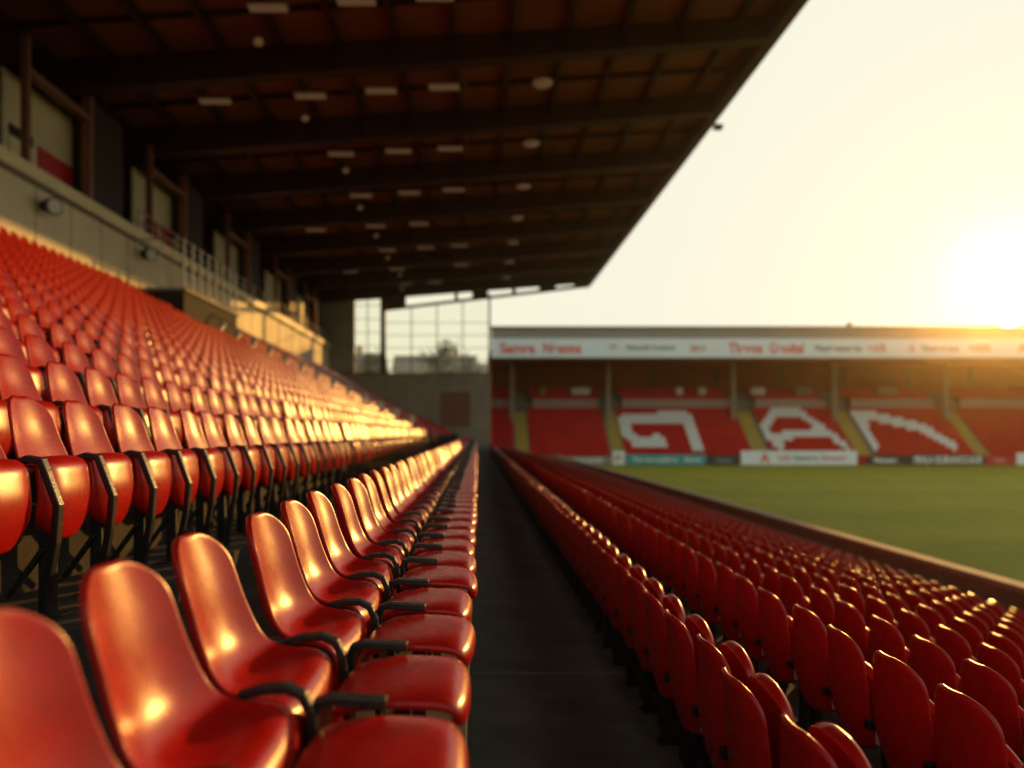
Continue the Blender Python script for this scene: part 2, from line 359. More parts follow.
# entrance block with railings at the head of the gangway
vb = empty('entrance_block', (XW, 30, 0)); vb.parent = stand
MB().box(0.003, 2.3, 0, 6.6, 6, H(6.1)).build('block', 'asphalt', vb)
MB().box(0.003, 2.42, -0.1, 6.7, H(6.1), H(6.22)).build('block_cap', 'gray_wall', vb)
gr = empty('guard_railing', (XW, 30, H(6.22)))
tag(gr, 'tall pale metal guard railing on the grey entrance block below the gallery', 'railing')
for k in range(8):
    MB().tube([(2.25, 0.1+k*0.92, 0), (2.25, 0.1+k*0.92, 2.1)], 0.06, 6).build('post', 'rail', gr)
for z in (0.25, 1.1, 2.1): MB().tube([(2.25, 0.05, z), (2.25, 6.6, z)], 0.045, 6).build('rail', 'rail', gr)
MB().tube([(0.2, 0.1, 2.1), (2.25, 0.1, 2.1)], 0.045, 6).build('rail', 'rail', gr)
for k in range(4): MB().tube([(0.3+k*0.5, 0.1, 0), (0.3+k*0.5, 0.1, 2.1)], 0.03, 6).build('baluster', 'rail', gr)
# rail along the parapet further down
pr = empty('parapet_railing', (XW-0.15, 31, H(8.92)))
tag(pr, 'long thin handrail along the top of the pale parapet towards the end wall', 'railing')
for k in range(20):
    MB().tube([(0, k*2.0, 0), (0, k*2.0, 0.95)], 0.055, 6).build('post', 'rail', pr)
for z in (0.5, 0.95): MB().tube([(0, 0, z), (0, 38.4, z)], 0.05, 6).build('rail', 'rail', pr)
# gangway handrail down the slope
gh = empty('gangway_handrail', (0, 33.1, 0))
tag(gh, 'grey stepped handrail running down the gangway between two banks of seats', 'handrail')
hp = []
for n in range(1, NL-1):
    x, h = left_row(n)
    MB().box(x-0.05, x+0.05, -0.05, 0.05, H(h-ZCH), H(h-ZCH)+1.45).build('post', 'rail', gh)
    MB().box(x-0.12, x+0.16, -0.04, 0.04, H(h-ZCH)+1.15, H(h-ZCH)+1.42).build('infill_plate', 'bracket', gh)
    hp.append((x, 0, H(h-ZCH)+1.5))
MB().tube(hp, 0.05, 6).build('rail', 'rail', gh)

# perimeter wall between the lower terrace and the pitch
pw = empty('perimeter_wall', (9.28, 0, 0))
tag(pw, 'low brown wall with pale coping between the lower seats and the grass', 'wall')
MB().box(0, 0.22, -3, 84.6, -0.2, H(-2.74)).build('wall_face', 'wallbrown', pw)
MB().box(-0.06, 0.30, -3, 84.7, H(-2.74), H(-2.62)).build('coping', 'walltop', pw, bevel=0.02)
rb = MB()
for k in range(14): rb.box(-0.05, 0.0, 2+k*6, 2.12+k*6, H(-3.5), H(-2.75))
rb.build('wall_rib', 'wallbrown', pw)

# ------------------------------------------------------------------ far stand
FY = 85.0; FX0, FX1 = 1.6, 78.0
fs = empty('far_stand', (0, FY, 0))
tag(fs, 'long red-seated stand behind the goal with white advert fascia and brown shadowed roof', 'grandstand')
MB().box(FX0, FX1, 0, 0.5, H(11.45), H(12.75)).build('upper_fascia', 'ledge', fs)
MB().box(FX0-0.1, FX1, -0.25, 0.55, H(12.75), H(12.95)).build('gutter', 'ledge', fs)
fb = MB().box(FX0, FX1, -0.14, 0.45, H(9.15), H(11.45)).build('advert_fascia', 'fascia', fs)
def fX(u, Y=FY): return (u-478)*Y/700
zc = H(10.3)
for (u0, u1, txt, m, size) in ((500, 535, 'Samra', 'redink', 1.3), (543.5, 581, 'Nesons', 'redink', 1.3), (609, 617, '*', 'pinkink', 1.0), (626, 675, 'Stantierosng', 'greyink', 0.8),
    (690, 706, 'fider', 'pinkink', 0.8), (728, 762, 'Theros', 'redink', 1.3), (769, 803, 'Geodtal', 'redink', 1.3), (813, 861, 'Vautenasuets', 'greyink', 0.8), (867, 886, '<AR', 'pinkink', 1.0),
    (908, 914, 'A', 'pinkink', 1.0), (920, 958, 'Vautenesus', 'greyink', 0.8), (968, 990, '<AIR', 'pinkink', 0.9), (1017, 1030, 'AB', 'redink', 1.0)):
    flat_text('lettering', txt, size, fX(u0), fX(u1), -0.155, zc, m, fb)
q = MB(); z0, z1 = H(9.2), H(9.9)
q.add([(FX0, 0.5, z0), (FX1, 0.5, z0), (FX1, 18, z1), (FX0, 18, z1), (FX0, 0.5, z0+0.3), (FX1, 0.5, z0+0.3), (FX1, 18, z1+0.3), (FX0, 18, z1+0.3)], [(0,3,2,1),(4,5,6,7),(0,1,5,4),(1,2,6,5),(2,3,7,6),(3,0,4,7)])
q.build('roof', 'farroof', fs)
MB().box(FX0, FX1, 18, 18.3, -0.3, H(10.3)).build('back_wall', 'farwall', fs)
for xa in (FX0-0.3, FX1): MB().box(xa, xa+0.3, 0.5, 18.3, -0.3, H(10.2)).build('side_wall', 'farwall', fs)
# lower tier, 14 rows from 88 to 95, white wall, upper tier
tb = MB()
for k in range(14):
    tb.box(FX0, FX1, 3+0.5*k-(0.6 if k == 0 else 0), 3+0.5*(k+1), -0.3, H(-2.9+0.44*k))
for k in range(5):
    tb.box(FX0, FX1, 10.4+0.7*k, 11.1+0.7*k if k < 4 else 17.9, -0.3, H(4.3+0.35*k))
tb.build('terrace', 'concrete', fs)
MB().box(FX0, FX1, 2.1, 2.38, -0.3, H(-2.75)).build('front_wall', 'redpanel', fs)
aisles = [(4.9, 6.5), (17.0, 18.6), (34.9, 36.7), (47.9, 49.7), (62.6, 64.6)]   # x at front row and width
ysl = 0.0
for (a, c) in aisles:
    yb = MB()
    for k in range(14): yb.box(a, c, 2.98+0.5*k, 3.48+0.5*k-0.003, H(-2.9+0.44*(k-1))+0.06, H(-2.9+0.44*k)+0.05)
    yb.build('gangway_steps', 'yellow', fs)
px = 1.7
gaps = [(a-0.6, c+0.9) for a, c in aisles]
segs = []; cur = FX0
for a, c in gaps: segs.append((cur, a)); cur = c
segs.append((cur, FX1))
for a, c in segs:
    MB().box(a, c, 10.05, 10.35, H(3.0), H(4.6)).build('tier_wall', 'tierwall', fs)
for a, c in gaps:
    v = MB(); v.box(a, a+0.15, 10.1, 12.5, H(2.6), H(4.9)); v.box(c-0.15, c, 10.1, 12.5, H(2.6), H(4.9)); v.box(a+0.15, c-0.15, 12.3, 12.5, H(2.6), H(4.9))
    v.build('vomitory', 'dark', fs)
for u in (512, 608, 733, 834, 945, 1050):
    x = fX(u, 93.5)
    MB().box(x-0.28, x+0.28, 8.2, 8.75, H(-0.5), H(9.45)).build('roof_column', 'columngrey', fs)
for u0, u1, m in ((572, 590, 'white'), (676, 683, 'white'), (699, 706, 'white'), (752, 765, 'white'), (795, 812, 'columngrey'), (878, 898, 'columngrey'), (540, 546, 'yellow')):
    MB().box(fX(u0, 97), fX(u1, 97), 12.0, 13.2, H(4.6), H(6.3)).build('control_box', m, fs)
for k in range(8):
    x = 7+k*9.3
    MB().box(x, x+0.5, 17.6, 17.99, H(5.0), H(9.7)).build('wall_pier', 'frame', fs)
# seats of the far stand
LET = [[(23.6, 3.4), (20.4, 3.2), (19.4, 5.6), (19.6, 10.3), (27.96, 10.4), (27.94, 1.8)], [(38.4, 2.0), (37.4, 6.6), (39.8, 12.0), (43.2, 12.2), (46.8, 2.2)], [(38.6, 4.0), (40.2, 5.2), (45.0, 5.9)],
       [(50.2, 2.2), (50.9, 11.0), (53.0, 10.9), (58.35, 7.1), (60.4, 2.4)]]
def near_stroke(x, r):
    for P in LET:
        for (xa, ra), (xb, rb_) in zip(P, P[1:]):
            ax, ay, bx, by = xa, ra*0.45, xb, rb_*0.45; dx, dy = bx-ax, by-ay
            t_ = max(0, min(1, ((x-ax)*dx+(r*0.45-ay)*dy)/(dx*dx+dy*dy)))
            if math.hypot(x-ax-t_*dx, r*0.45-ay-t_*dy) < (0.58 if 35 < ax < 47 else 0.74): return True
    return False
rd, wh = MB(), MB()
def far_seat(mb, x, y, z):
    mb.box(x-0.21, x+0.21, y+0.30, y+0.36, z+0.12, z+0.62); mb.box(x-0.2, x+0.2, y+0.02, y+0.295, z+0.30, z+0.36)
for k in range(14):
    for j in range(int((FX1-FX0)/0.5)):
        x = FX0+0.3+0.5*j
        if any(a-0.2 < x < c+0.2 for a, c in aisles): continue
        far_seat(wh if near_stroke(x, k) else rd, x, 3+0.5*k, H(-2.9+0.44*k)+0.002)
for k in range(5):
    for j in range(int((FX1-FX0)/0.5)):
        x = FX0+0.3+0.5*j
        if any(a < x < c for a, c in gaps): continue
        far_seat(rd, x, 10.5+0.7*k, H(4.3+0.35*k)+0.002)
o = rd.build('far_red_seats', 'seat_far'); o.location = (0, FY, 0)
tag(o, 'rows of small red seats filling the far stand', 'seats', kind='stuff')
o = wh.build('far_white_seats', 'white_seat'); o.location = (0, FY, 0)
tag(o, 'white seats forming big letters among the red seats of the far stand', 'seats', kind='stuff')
# small vent on the far roof
v = empty('roof_vent', (45.6, 86, H(12.95)))
tag(v, 'small dark vent cowl on top of the far roof', 'vent')
MB().tube([(0,0,0),(0,0,0.35)], 0.22, 8).build('stack', 'dark', v); MB().tube([(0,0,0.35),(0,0,0.45),(0,0,0.62)], [0.42, 0.38, 0.08], 8).build('cowl', 'dark', v)
# perimeter boards in front of the far stand
def board(u0, u1, h0, h1, m, txts, label, y=84.6):
    x0, x1 = fX(u0, y), fX(u1, y)
    e = empty('advertising_board', ((x0+x1)/2, y, 0)); tag(e, label, 'advert board', 'advertising boards along the far touchline')
    w = (x1-x0)/2
    MB().box(-w, w, 0, 0.12, h0, h1).build('board_face', m, e)
    for sx in (-w*0.8, w*0.8): MB().box(sx-0.05, sx+0.05, 0.12, 0.5, 0, h1-0.1).build('support', 'iron', e)
    for (a, c, txt, mm, size) in txts:
        flat_text('lettering', txt, size, fX(a, y)-(x0+x1)/2, fX(c, y)-(x0+x1)/2, -0.012, (h0+h1)/2, mm, e)
board(536, 612, 0.1, 1.05, 'columngrey', [(574, 603, 'PIAUUMS', 'lightink', 0.6)], 'grey board with pale lettering where the lower seats meet the far stand')
board(612.5, 625, 0.05, 1.7, 'fascia', [(615, 622, 'P', 'pinkink', 0.7)], 'small pale square board beside the teal board')
board(626.5, 706, 0.05, 1.3, 'teal', [(632, 678, 'Tharsareitiae', 'lightink', 0.55), (684, 702, 'Gurrer', 'lightink', 0.55)], 'teal board with pale lettering beside the grass')
board(707, 740, 0.05, 1.2, 'black', [(716, 732, 'Uione', 'greyink', 0.5)], 'black board between the teal board and the long white board')
board(741, 857, 0.05, 1.75, 'fascia', [(760, 770, 'A', 'redink', 1.2), (779, 792, 'LIC', 'pinkink', 0.6), (794, 818, 'Huoresan', 'greyink', 0.6), (821, 848, 'Peruonsa', 'pinkink', 0.6)], 'long white board with red emblem below the big white letter')
board(868, 911, 0.05, 1.2, 'black', [(874, 898, 'Mennena', 'lightink', 0.6)], 'black board with one short pale word next to the long white board')
board(912, 985, 0.05, 1.3, 'black', [(914, 982, 'FENLA ELERANCCAUE', 'lightink', 0.9)], 'black board filled by one long line of big pale capitals')
board(986, 1016, 0.05, 1.2, 'redpanel', [(994, 1005, 'Osn', 'pinkink', 0.5)], 'dull red board near the end of the touchline')
board(1017, 1075, 0.05, 1.5, 'fascia', [], 'plain pale board at the very end of the touchline')

# ------------------------------------------------------------------ things on the near stand
# wall floodlights
def floodlight(y, h, label):
    e = empty('wall_floodlight', (XW, y, H(h))); tag(e, label, 'floodlight', 'round floodlights on the pale wall')
    MB().box(0.013, 0.16, -0.12, 0.12, -0.12, 0.12).build('bracket', 'iron', e, bevel=0.01)
    MB().tube([(0.16, 0, 0), (0.24, -0.02, -0.01), (0.55, -0.16, -0.07)], [0.16, 0.25, 0.30], 16).build('housing', 'iron', e, smooth=False)
    MB().tube([(0.551, -0.16, -0.07), (0.585, -0.176, -0.078)], [0.25, 0.22], 16).build('lens', 'bracket', e)
floodlight(23.9, 7.75, 'black round floodlight nearest the camera on the pale wall')
floodlight(30.9, 7.9, 'black round floodlight beside the grey entrance block')
# ceiling lights, one row of battens and a round lamp per roof bay
bayw = ['first', 'second', 'third', 'fourth', 'fifth', 'sixth', 'seventh', 'eighth']
lt = empty('batten_light'); MB().box(-0.66, 0.66, -0.2, 0.2, 0.10, 0.2).build('housing', 'lampcase', lt); MB().box(-0.62, 0.62, -0.17, 0.17, 0.0, 0.10).build('diffuser', 'lamp', lt, bevel=0.02)
hs = MB(); [hs.tube([(x, 0, 0.2), (x, 0, 0.75)], 0.015, 5) for x in (-0.4, 0.4)]; hs.build('hanger', 'lampcase', lt)
rl = empty('dome_light'); MB().tube([(0,0,0.22),(0,0,0.75)], 0.03, 6).build('hanger', 'lampcase', rl); MB().tube([(0,0,0.12),(0,0,0.14),(0,0,0.22)], [0.46, 0.47, 0.2], 16).build('housing', 'lampcase', rl)
MB().tube([(0,0,0.119),(0,0,0.05),(0,0,0.0)], [0.42, 0.36, 0.12], 16).build('diffuser', 'lamp', rl, smooth=True)
sp = empty('spot_light'); MB().tube([(0,0,0.3),(0,0,0.8)], 0.025, 6).build('hanger', 'lampcase', sp); MB().tube([(0,0,0.3),(0.05,-0.05,0.15),(0.1,-0.12,0.0)], [0.1,0.17,0.2], 10).build('housing', 'lampcase', sp)
MB().tube([(0.1,-0.121,-0.001),(0.105,-0.13,-0.02)], [0.17,0.15], 10).build('lens', 'lamp', sp)
fl = fr_ = fs_ = True
for i in range(3, 11):
    y = beams_y[i] + 2.4; bn = bayw[i-3]
    for j, x in enumerate((-1.4, -4.0, -6.9, -10.9)):
        if i == 3 and j > 2 or (i, j) in ((5,3),(6,3),(7,0),(8,3),(9,1),(10,0),(10,3)): continue
        nth = sum(1 for q in range(j) if (i, q) not in ((7,0),(9,1),(10,0)))
        o = lt if fl else copy_tree(lt); fl = False
        o.location = (x + random.uniform(-.05, .05), y + random.uniform(-.1, .1), zr(x) + 0.1)
        tag(o, f'{ORD[nth]} pale batten light from the open side in the {bn} visible roof bay', 'ceiling light', 'batten lights under the roof')
    if i > 3:
        o = rl if fr_ else copy_tree(rl); fr_ = False
        o.location = (2.7, y+0.2, zr(2.7)+0.1); tag(o, f'round dome light on the open side of the {bn} visible roof bay', 'ceiling light', 'dome lights under the roof')
    o = sp if fs_ else copy_tree(sp); fs_ = False
    o.location = (-7.4 + random.uniform(-.5, .5), beams_y[i]+4.2, zr(-7)+0.0); tag(o, f'small round spotlight between battens in the {bn} visible roof bay', 'spotlight', 'spotlights under the roof')
e = empty('eaves_camera', (11.46, 34.3, zr(11.4)+0.25)); tag(e, 'small dark camera sticking out from the roof edge against the sky', 'camera')
MB().bar((-0.02,0,0), (0.25,0,-0.05), 0.06, 0.06).build('arm', 'iron', e); MB().box(0.1, 0.5, -0.15, 0.15, -0.28, -0.08).build('housing', 'iron', e)

# ------------------------------------------------------------------ beyond the windows
def house(x, y, w_, d, h, rh, m, label):
    e = empty('house', (x, y, -0.12)); tag(e, label, 'house', 'houses beyond the end wall')
    MB().box(-w_/2, w_/2, 0, d, 0, h).build('wall', m, e)
    rf = MB(); rf.add([(-w_/2-.3,-.4,h),(w_/2+.3,-.4,h),(w_/2+.3,d+.4,h),(-w_/2-.3,d+.4,h),(-w_/2-.3,d/2,h+rh),(w_/2+.3,d/2,h+rh)], [(0,1,5,4),(2,3,4,5),(1,2,5),(3,0,4),(0,3,2,1)])
    r_ = rf.build('roof', 'slate', e); MB().box(w_/4-.5, w_/4+.5, d/2-.5, d/2+.5, h+rh*.6, h+rh+1.3).build('chimney', 'brick', r_)
    for zz in range(int(h//3.2)):
        for k in range(int(w_//3.2)):
            xx = -w_/2+1.2+k*3.2
            f = MB().box(xx, xx+1.4, -0.06, 0.0-0.002, 1+zz*3.2, 2.6+zz*3.2).build('window', 'white', e); MB().box(xx+.12, xx+1.28, -0.09, -0.062, 1.12+zz*3.2, 2.48+zz*3.2).build('pane', 'housepane', f)
house(-26, 122, 18, 10, 14.5, 4, 'brick', 'brick house with slate roof beyond the left end window')
house(-8, 128, 15, 9, 15.5, 3.2, 'render_wall', 'tall pale rendered house behind the bare tree beyond the window')
house(5, 150, 13, 9, 16, 3.4, 'brick', 'brick house farthest behind the end windows')
def tree(x, y, h, cr, dens, label):
    e = empty('tree', (x, y, -0.12)); tag(e, label, 'tree', 'trees beyond the end wall')
    tk = MB(); tk.tube([(0,0,0),(0.1,0,h*.3),(0,0.1,h*.6),(0.1,0,h*.95)], [0.45,0.33,0.2,0.04], 8)
    rnd = random.Random(int(x*10)); tips = []
    for k in range(26):
        z = h*rnd.uniform(.3, .85); a = rnd.uniform(0, 2*PI); L = cr*rnd.uniform(.5, 1)*(1.15-z/h)*1.6
        p1 = (math.cos(a)*L*.5, math.sin(a)*L*.5, z+L*.35); p2 = (math.cos(a)*L, math.sin(a)*L, z+L*.6)
        tk.tube([(0.05,0,z), p1, p2], [0.12,0.07,0.025], 5); tips += [p1, p2]
    tk.build('trunk', 'bark', e)
    lf = MB(); V = []; F = []
    for p in tips:
        for _ in range(dens):
            c = [p[i]+rnd.gauss(0, .75) for i in range(3)]; s_ = rnd.uniform(.12, .28)
            u = Vector((rnd.gauss(0,1), rnd.gauss(0,1), rnd.gauss(0,1))).normalized(); v_ = u.orthogonal().normalized(); n0 = len(V)
            V += [tuple(Vector(c)+u*s_), tuple(Vector(c)+v_*s_), tuple(Vector(c)-u*s_), tuple(Vector(c)-v_*s_)]; F.append((n0, n0+1, n0+2, n0+3))
    lf.add(V, F); lf.build('crown', 'leaf', e)
tree(-6.3, 112, 19.6, 4.4, 60, 'thin leaved tree in the middle of the large end window')
tree(-1.4, 116, 17.5, 3.8, 40, 'smaller tree beside the far stand behind the window grid')
tree(-17.0, 108, 17.5, 3.8, 22, 'slender tree behind the narrow end window')

# ------------------------------------------------------------------ seats
def arc(path, n):                       # resample an X,Z path smoothly (Catmull-Rom)
    P = [np.array(p, float) for p in path]; P = [2*P[0]-P[1]] + P + [2*P[-1]-P[-2]]; d = []
    for i in range(1, len(P)-2):
        for t_ in np.linspace(0, 1, 12, endpoint=False):
            a, b_, c, e = P[i-1], P[i], P[i+1], P[i+2]
            d.append(.5*((2*b_)+(-a+c)*t_+(2*a-5*b_+4*c-e)*t_**2+(-a+3*b_-3*c+e)*t_**3))
    d.append(P[-2]); d = np.array(d); L = np.concatenate([[0], np.cumsum(np.hypot(*(d[1:]-d[:-1]).T))])
    return d, L
def shell(path, wfun, cfun, th, nu, ns, rtop=0.0, rbot=0.0, pw=2.6, rim=0.0):
    """closed curved shell: centre line PATH in X,Z; WFUN(s) half width; CFUN(s) edge offset along the normal; rounded ends"""
    d, L = arc(path, 0); T = L[-1]
    s = []
    if rtop: s += [rtop*(1-math.cos(a)) for a in np.linspace(0.28, PI/2, max(3, ns//4), endpoint=False)]
    s0 = rtop; s1 = T-rbot
    s += list(np.linspace(s0, s1, ns))
    if rbot: s += [T-rbot*(1-math.cos(a)) for a in np.linspace(PI/2, 0.28, max(3, ns//4)+1)[1:]]
    s = np.array(s); X = np.interp(s, L, d[:,0]); Z = np.interp(s, L, d[:,1])
    e_ = 0.008; tx = np.interp(s+e_, L, d[:,0])-np.interp(s-e_, L, d[:,0]); tz = np.interp(s+e_, L, d[:,1])-np.interp(s-e_, L, d[:,1])
    ln = np.hypot(tx, tz)+1e-9; nx, nz = -tz/ln, tx/ln     # normal towards the sitter (path goes down then forward)
    us = np.sin(np.linspace(-PI/2, PI/2, nu)); V0 = []; V1 = []
    for i, si in enumerate(s):
        wd = wfun(si/T)
        if rtop and si < rtop: wd *= math.sqrt(max(0, 1-((rtop-si)/rtop)**2))
        if rbot and si > T-rbot: wd *= math.sqrt(max(0, 1-((si-T+rbot)/rbot)**2))
        c = cfun(si/T) * min(1.0, wd/0.19)**1.5
        for u in us:
            o_ = c*abs(u)**pw
            t2 = th*(1-0.45*abs(u)**6)
            V0.append((X[i]+nx[i]*(o_+t2/2), u*wd, Z[i]+nz[i]*(o_+t2/2))); V1.append((X[i]+nx[i]*(o_-t2/2), u*wd, Z[i]+nz[i]*(o_-t2/2)))
    n, m_ = len(s), nu; N = n*m_; F = []
    for i in range(n-1):
        for j in range(m_-1):
            a = i*m_+j; F.append((a, a+m_, a+m_+1, a+1)); F.append((N+a, N+a+1, N+a+m_+1, N+a+m_))
    for i in range(n-1):
        a = i*m_; F.append((a, N+a, N+a+m_, a+m_)); a = i*m_+m_-1; F.append((a, a+m_, N+a+m_, N+a))
    for j in range(m_-1):
        F.append((j, j+1, N+j+1, N+j)); a = (n-1)*m_+j; F.append((a, N+a, N+a+1, a+1))
    return V0+V1, F
def subdiv(me, lv):
    o = bpy.data.objects.new('tmp', me); COL.objects.link(o); md = o.modifiers.new('s', 'SUBSURF'); md.levels = lv; md.render_levels = lv
    dg = bpy.context.evaluated_depsgraph_get(); r_ = bpy.data.meshes.new_from_object(o.evaluated_get(dg)); bpy.data.objects.remove(o)
    r_.polygons.foreach_set('use_smooth', [True]*len(r_.polygons)); return r_
lerp = lambda xs, ys: (lambda t_: float(np.interp(t_, xs, ys)))

# seat kinds: list of (part name, material, fine builder(fine) -> (V, F), smooth)
def parts_open(f):     # row beside the aisle: one-piece shell with seat and front apron, hooked iron arm
    nu, ns = (11, 22) if f else (5, 10)
    path = [(-0.02, 0.89), (0.0, 0.80), (0.025, 0.70), (0.05, 0.60), (0.085, 0.52), (0.15, 0.462), (0.23, 0.452), (0.30, 0.462), (0.345, 0.452), (0.365, 0.41), (0.372, 0.32), (0.365, 0.20), (0.335, 0.10)]
    V, F = shell(path, lerp([0, .2, .42, .55, .8, 1], [.17, .18, .205, .225, .225, .21]), lerp([0, .1, .35, .5, .62, .72, .8, 1], [.05, .055, .06, .045, .015, -.02, -.04, -.05]), 0.03, nu, ns, rtop=0.13, rbot=0.05)
    out = [('seat_shell', 'seat', V, F, True)]
    a = MB(); a.strip([(0.20, 0.495, .25), (0.26, 0.512, .25), (0.325, 0.515, .25), (0.365, 0.495, .25), (0.385, 0.45, .25), (0.392, 0.34, .25), (0.405, 0.2, .25), (0.41, 0.0, .25)], 0.016, 0.027)
    out.append(('arm_post', 'iron', np.concatenate(a.v), a.f, False))
    l = MB(); l.box(0.14, 0.19, -0.025, 0.025, 0, 0.43); l.box(0.05, 0.29, -0.03, 0.03, 0.405, 0.432) if f else None
    l.box(0.08, 0.26, -0.06, 0.06, 0, 0.012) if f else None
    out.append(('leg', 'iron', np.concatenate(l.v), l.f, False))
    return out
def parts_fold(f):     # left bank: back shell, folded seat pad standing upright, kinked arm post, leg
    nu, ns = (11, 14) if f else (5, 6)
    V, F = shell([(-0.03, 1.15), (0.0, 1.05), (0.03, 0.93), (0.07, 0.82), (0.11, 0.72)], lerp([0, .3, .8, 1], [.16, .18, .22, .22]), lerp([0, .2, 1], [.045, .05, .04]), 0.028, nu, ns, rtop=0.13)
    out = [('backrest', 'seat', V, F, True)]
    V, F = shell([(0.135, 0.805), (0.20, 0.812), (0.235, 0.79), (0.25, 0.72), (0.262, 0.62), (0.25, 0.50), (0.215, 0.40)], lerp([0, .3, .7, 1], [.218, .224, .222, .21]), lerp([0, .2, 1], [-.02, -.035, -.06]), 0.045, nu, ns, rbot=0.13, pw=4)
    out.append(('seat_pad', 'seat', V, F, True))
    a = MB(); a.strip([(0.13, 0.80, .25), (0.20, 0.825, .25), (0.265, 0.815, .25), (0.285, 0.76, .25), (0.345, 0.60, .25), (0.33, 0.42, .25), (0.28, 0.15, .25), (0.27, 0.0, .25)], 0.022, 0.036)
    out.append(('arm_post', 'iron', np.concatenate(a.v), a.f, False))
    l = MB(); l.box(0.10, 0.17, -0.03, 0.03, 0, 0.62)
    if f:
        l.bar((0.13, -0.03, 0.35), (-0.05, -0.03, 0.10), 0.03, 0.03); l.box(0.02, 0.22, -0.22, -0.16, 0.56, 0.6); l.box(0.04, 0.24, -0.06, 0.06, 0, 0.012)
    out.append(('leg', 'iron', np.concatenate(l.v), l.f, False))
    return out
def parts_pad(f):      # backless pads over the aisle: pad and L-shaped arm
    nu, ns = (11, 14) if f else (5, 6)
    V, F = shell([(-0.38, 0.40), (-0.33, 0.425), (-0.22, 0.438), (-0.10, 0.442), (-0.035, 0.435), (-0.008, 0.41), (-0.008, 0.375), (-0.03, 0.35)], lerp([0, .4, .8, 1], [.19, .207, .203, .19]), lerp([0, .3, .8, 1], [.0, .006, -.012, -.03]), 0.04, nu, ns, rtop=0.03, rbot=0.03, pw=4)
    out = [('seat_pad', 'seat', V, F, True)]
    a = MB(); a.strip([(-0.205, 0.468, .25), (-0.27, 0.472, .25), (-0.35, 0.478, .25), (-0.385, 0.468, .25), (-0.40, 0.43, .25), (-0.402, 0.33, .25), (-0.40, 0.20, .25), (-0.39, 0.0, .25)], 0.019, 0.03)
    out.append(('armrest', 'iron', np.concatenate(a.v), a.f, False))
    l = MB(); l.box(-0.22, -0.17, -0.025, 0.025, 0, 0.41)
    if f: l.box(-0.30, -0.09, -0.03, 0.03, 0.39, 0.414)
    out.append(('leg', 'iron', np.concatenate(l.v), l.f, False))
    return out
def parts_right(f, dz=0.0):    # lower bank seen from behind: tall back, folded pad nearly as tall, legs
    nu, ns = (11, 14) if f else (5, 6)
    V, F = shell([(-0.03, 0.96), (-0.005, 0.86), (0.005, 0.70), (0.02, 0.50), (0.07, 0.30)], lerp([0, .2, .6, 1], [.19, .214, .243, .228]), lerp([0, .2, 1], [.045, .05, .05]), 0.028, nu, ns, rtop=0.12, rbot=0.06)
    out = [('backrest', 'seat', V, F, True)]
    V, F = shell([(0.13, 0.925-dz), (0.165, 0.85-dz), (0.185, 0.68), (0.18, 0.5), (0.15, 0.40)], lerp([0, .5, 1], [.18, .235, .24]), lerp([0, 1], [-.02, -.05]), 0.055, nu, ns, rtop=0.08, rbot=0.06, pw=4)
    out.append(('seat_pad', 'seat', V, F, True))
    a = MB(); a.strip([(0.02, 0.50, .25), (0.10, 0.49, .25), (0.13, 0.45, .25), (0.14, 0.25, .25), (0.13, 0.0, .25)], 0.024, 0.05)
    out.append(('arm_post', 'iron', np.concatenate(a.v), a.f, False))
    l = MB(); l.box(0.06, 0.12, -0.03, 0.03, 0, 0.42)
    if f: l.box(0.03, 0.2, -0.06, 0.06, 0, 0.012)
    out.append(('leg', 'iron', np.concatenate(l.v), l.f, False))
    b_ = MB(); b_.box(0.055, 0.115, 0.205, 0.228, 0.40, 0.47)
    out.append(('hinge_bracket', 'bracket', np.concatenate(b_.v), b_.f, False))
    return out
KINDS = {'open': parts_open, 'fold': parts_fold, 'pad': parts_pad, 'right': parts_right, 'lower': lambda f: parts_right(f, 0.17)}
NAMES = {'open': 'stadium_seat', 'fold': 'folding_seat', 'pad': 'backless_seat', 'right': 'tip_up_seat', 'lower': 'tip_up_seat'}
WHAT = {'open': 'open red seat', 'fold': 'folded red seat', 'pad': 'backless red seat', 'right': 'upright red seat', 'lower': 'upright red seat'}
rows = []  # (kind, x, z floor, y0, row phrase, skip range)
rows.append(('open', -0.82, H(-1.18), 0.55, 'row left of the dark aisle', None))
rows.append(('pad', -0.025, H(-1.18), 0.60, 'pad row edging the aisle', None))
for n in range(NL):
    x, h = left_row(n)
    rows.append(('fold', x, H(h-ZCH), 0.65, f'{ORD[n]} row up the upper bank', (32.4, 34.3)))
rows.append(('right', 1.1, H(AZ), 0.94, 'row right of the dark aisle', None))
for n in range(NR):
    x, h = right_row(n)
    rows.append(('lower', x, H(h-ZR), 1.05, f'{ORD[n+1]} row right of the aisle', None))
cand = []
for ri, (kind, x, z, y0, ph, skip) in enumerate(rows):
    k = 0; idx = 0
    while True:
        y = y0 + 0.5*k; k += 1
        if kind == 'open': y = {0: 0.62, 1: 1.12, 2: 1.57, 3: 2.03}.get(k-1, y)
        if y > YE-0.9: break
        if skip and skip[0] < y < skip[1]: continue
        if kind == 'fold' and x < -12.0 and 29.3 < y < 37.2 : continue
        zt = z + {'open': .7, 'fold': .9, 'pad': .4, 'right': .7, 'lower': .7}[kind]
        u = 478+(x+0.1)*700/y; v = 433-(zt-CZ)*700/y; m_ = 150/y
        vis = -m_ < u < 1024+m_ and -m_ < v < 768+m_
        if vis: idx += 1
        if not vis and not (-900 < u < 1900 and y > 0.4): continue
        cand.append((math.hypot(x, y, zt-CZ) if vis else 1e9, ri, idx, kind, x, y, z, ph))
cand.sort(key=lambda c: c[0])
near, rest = cand[:300], cand[300:]
proto = {}
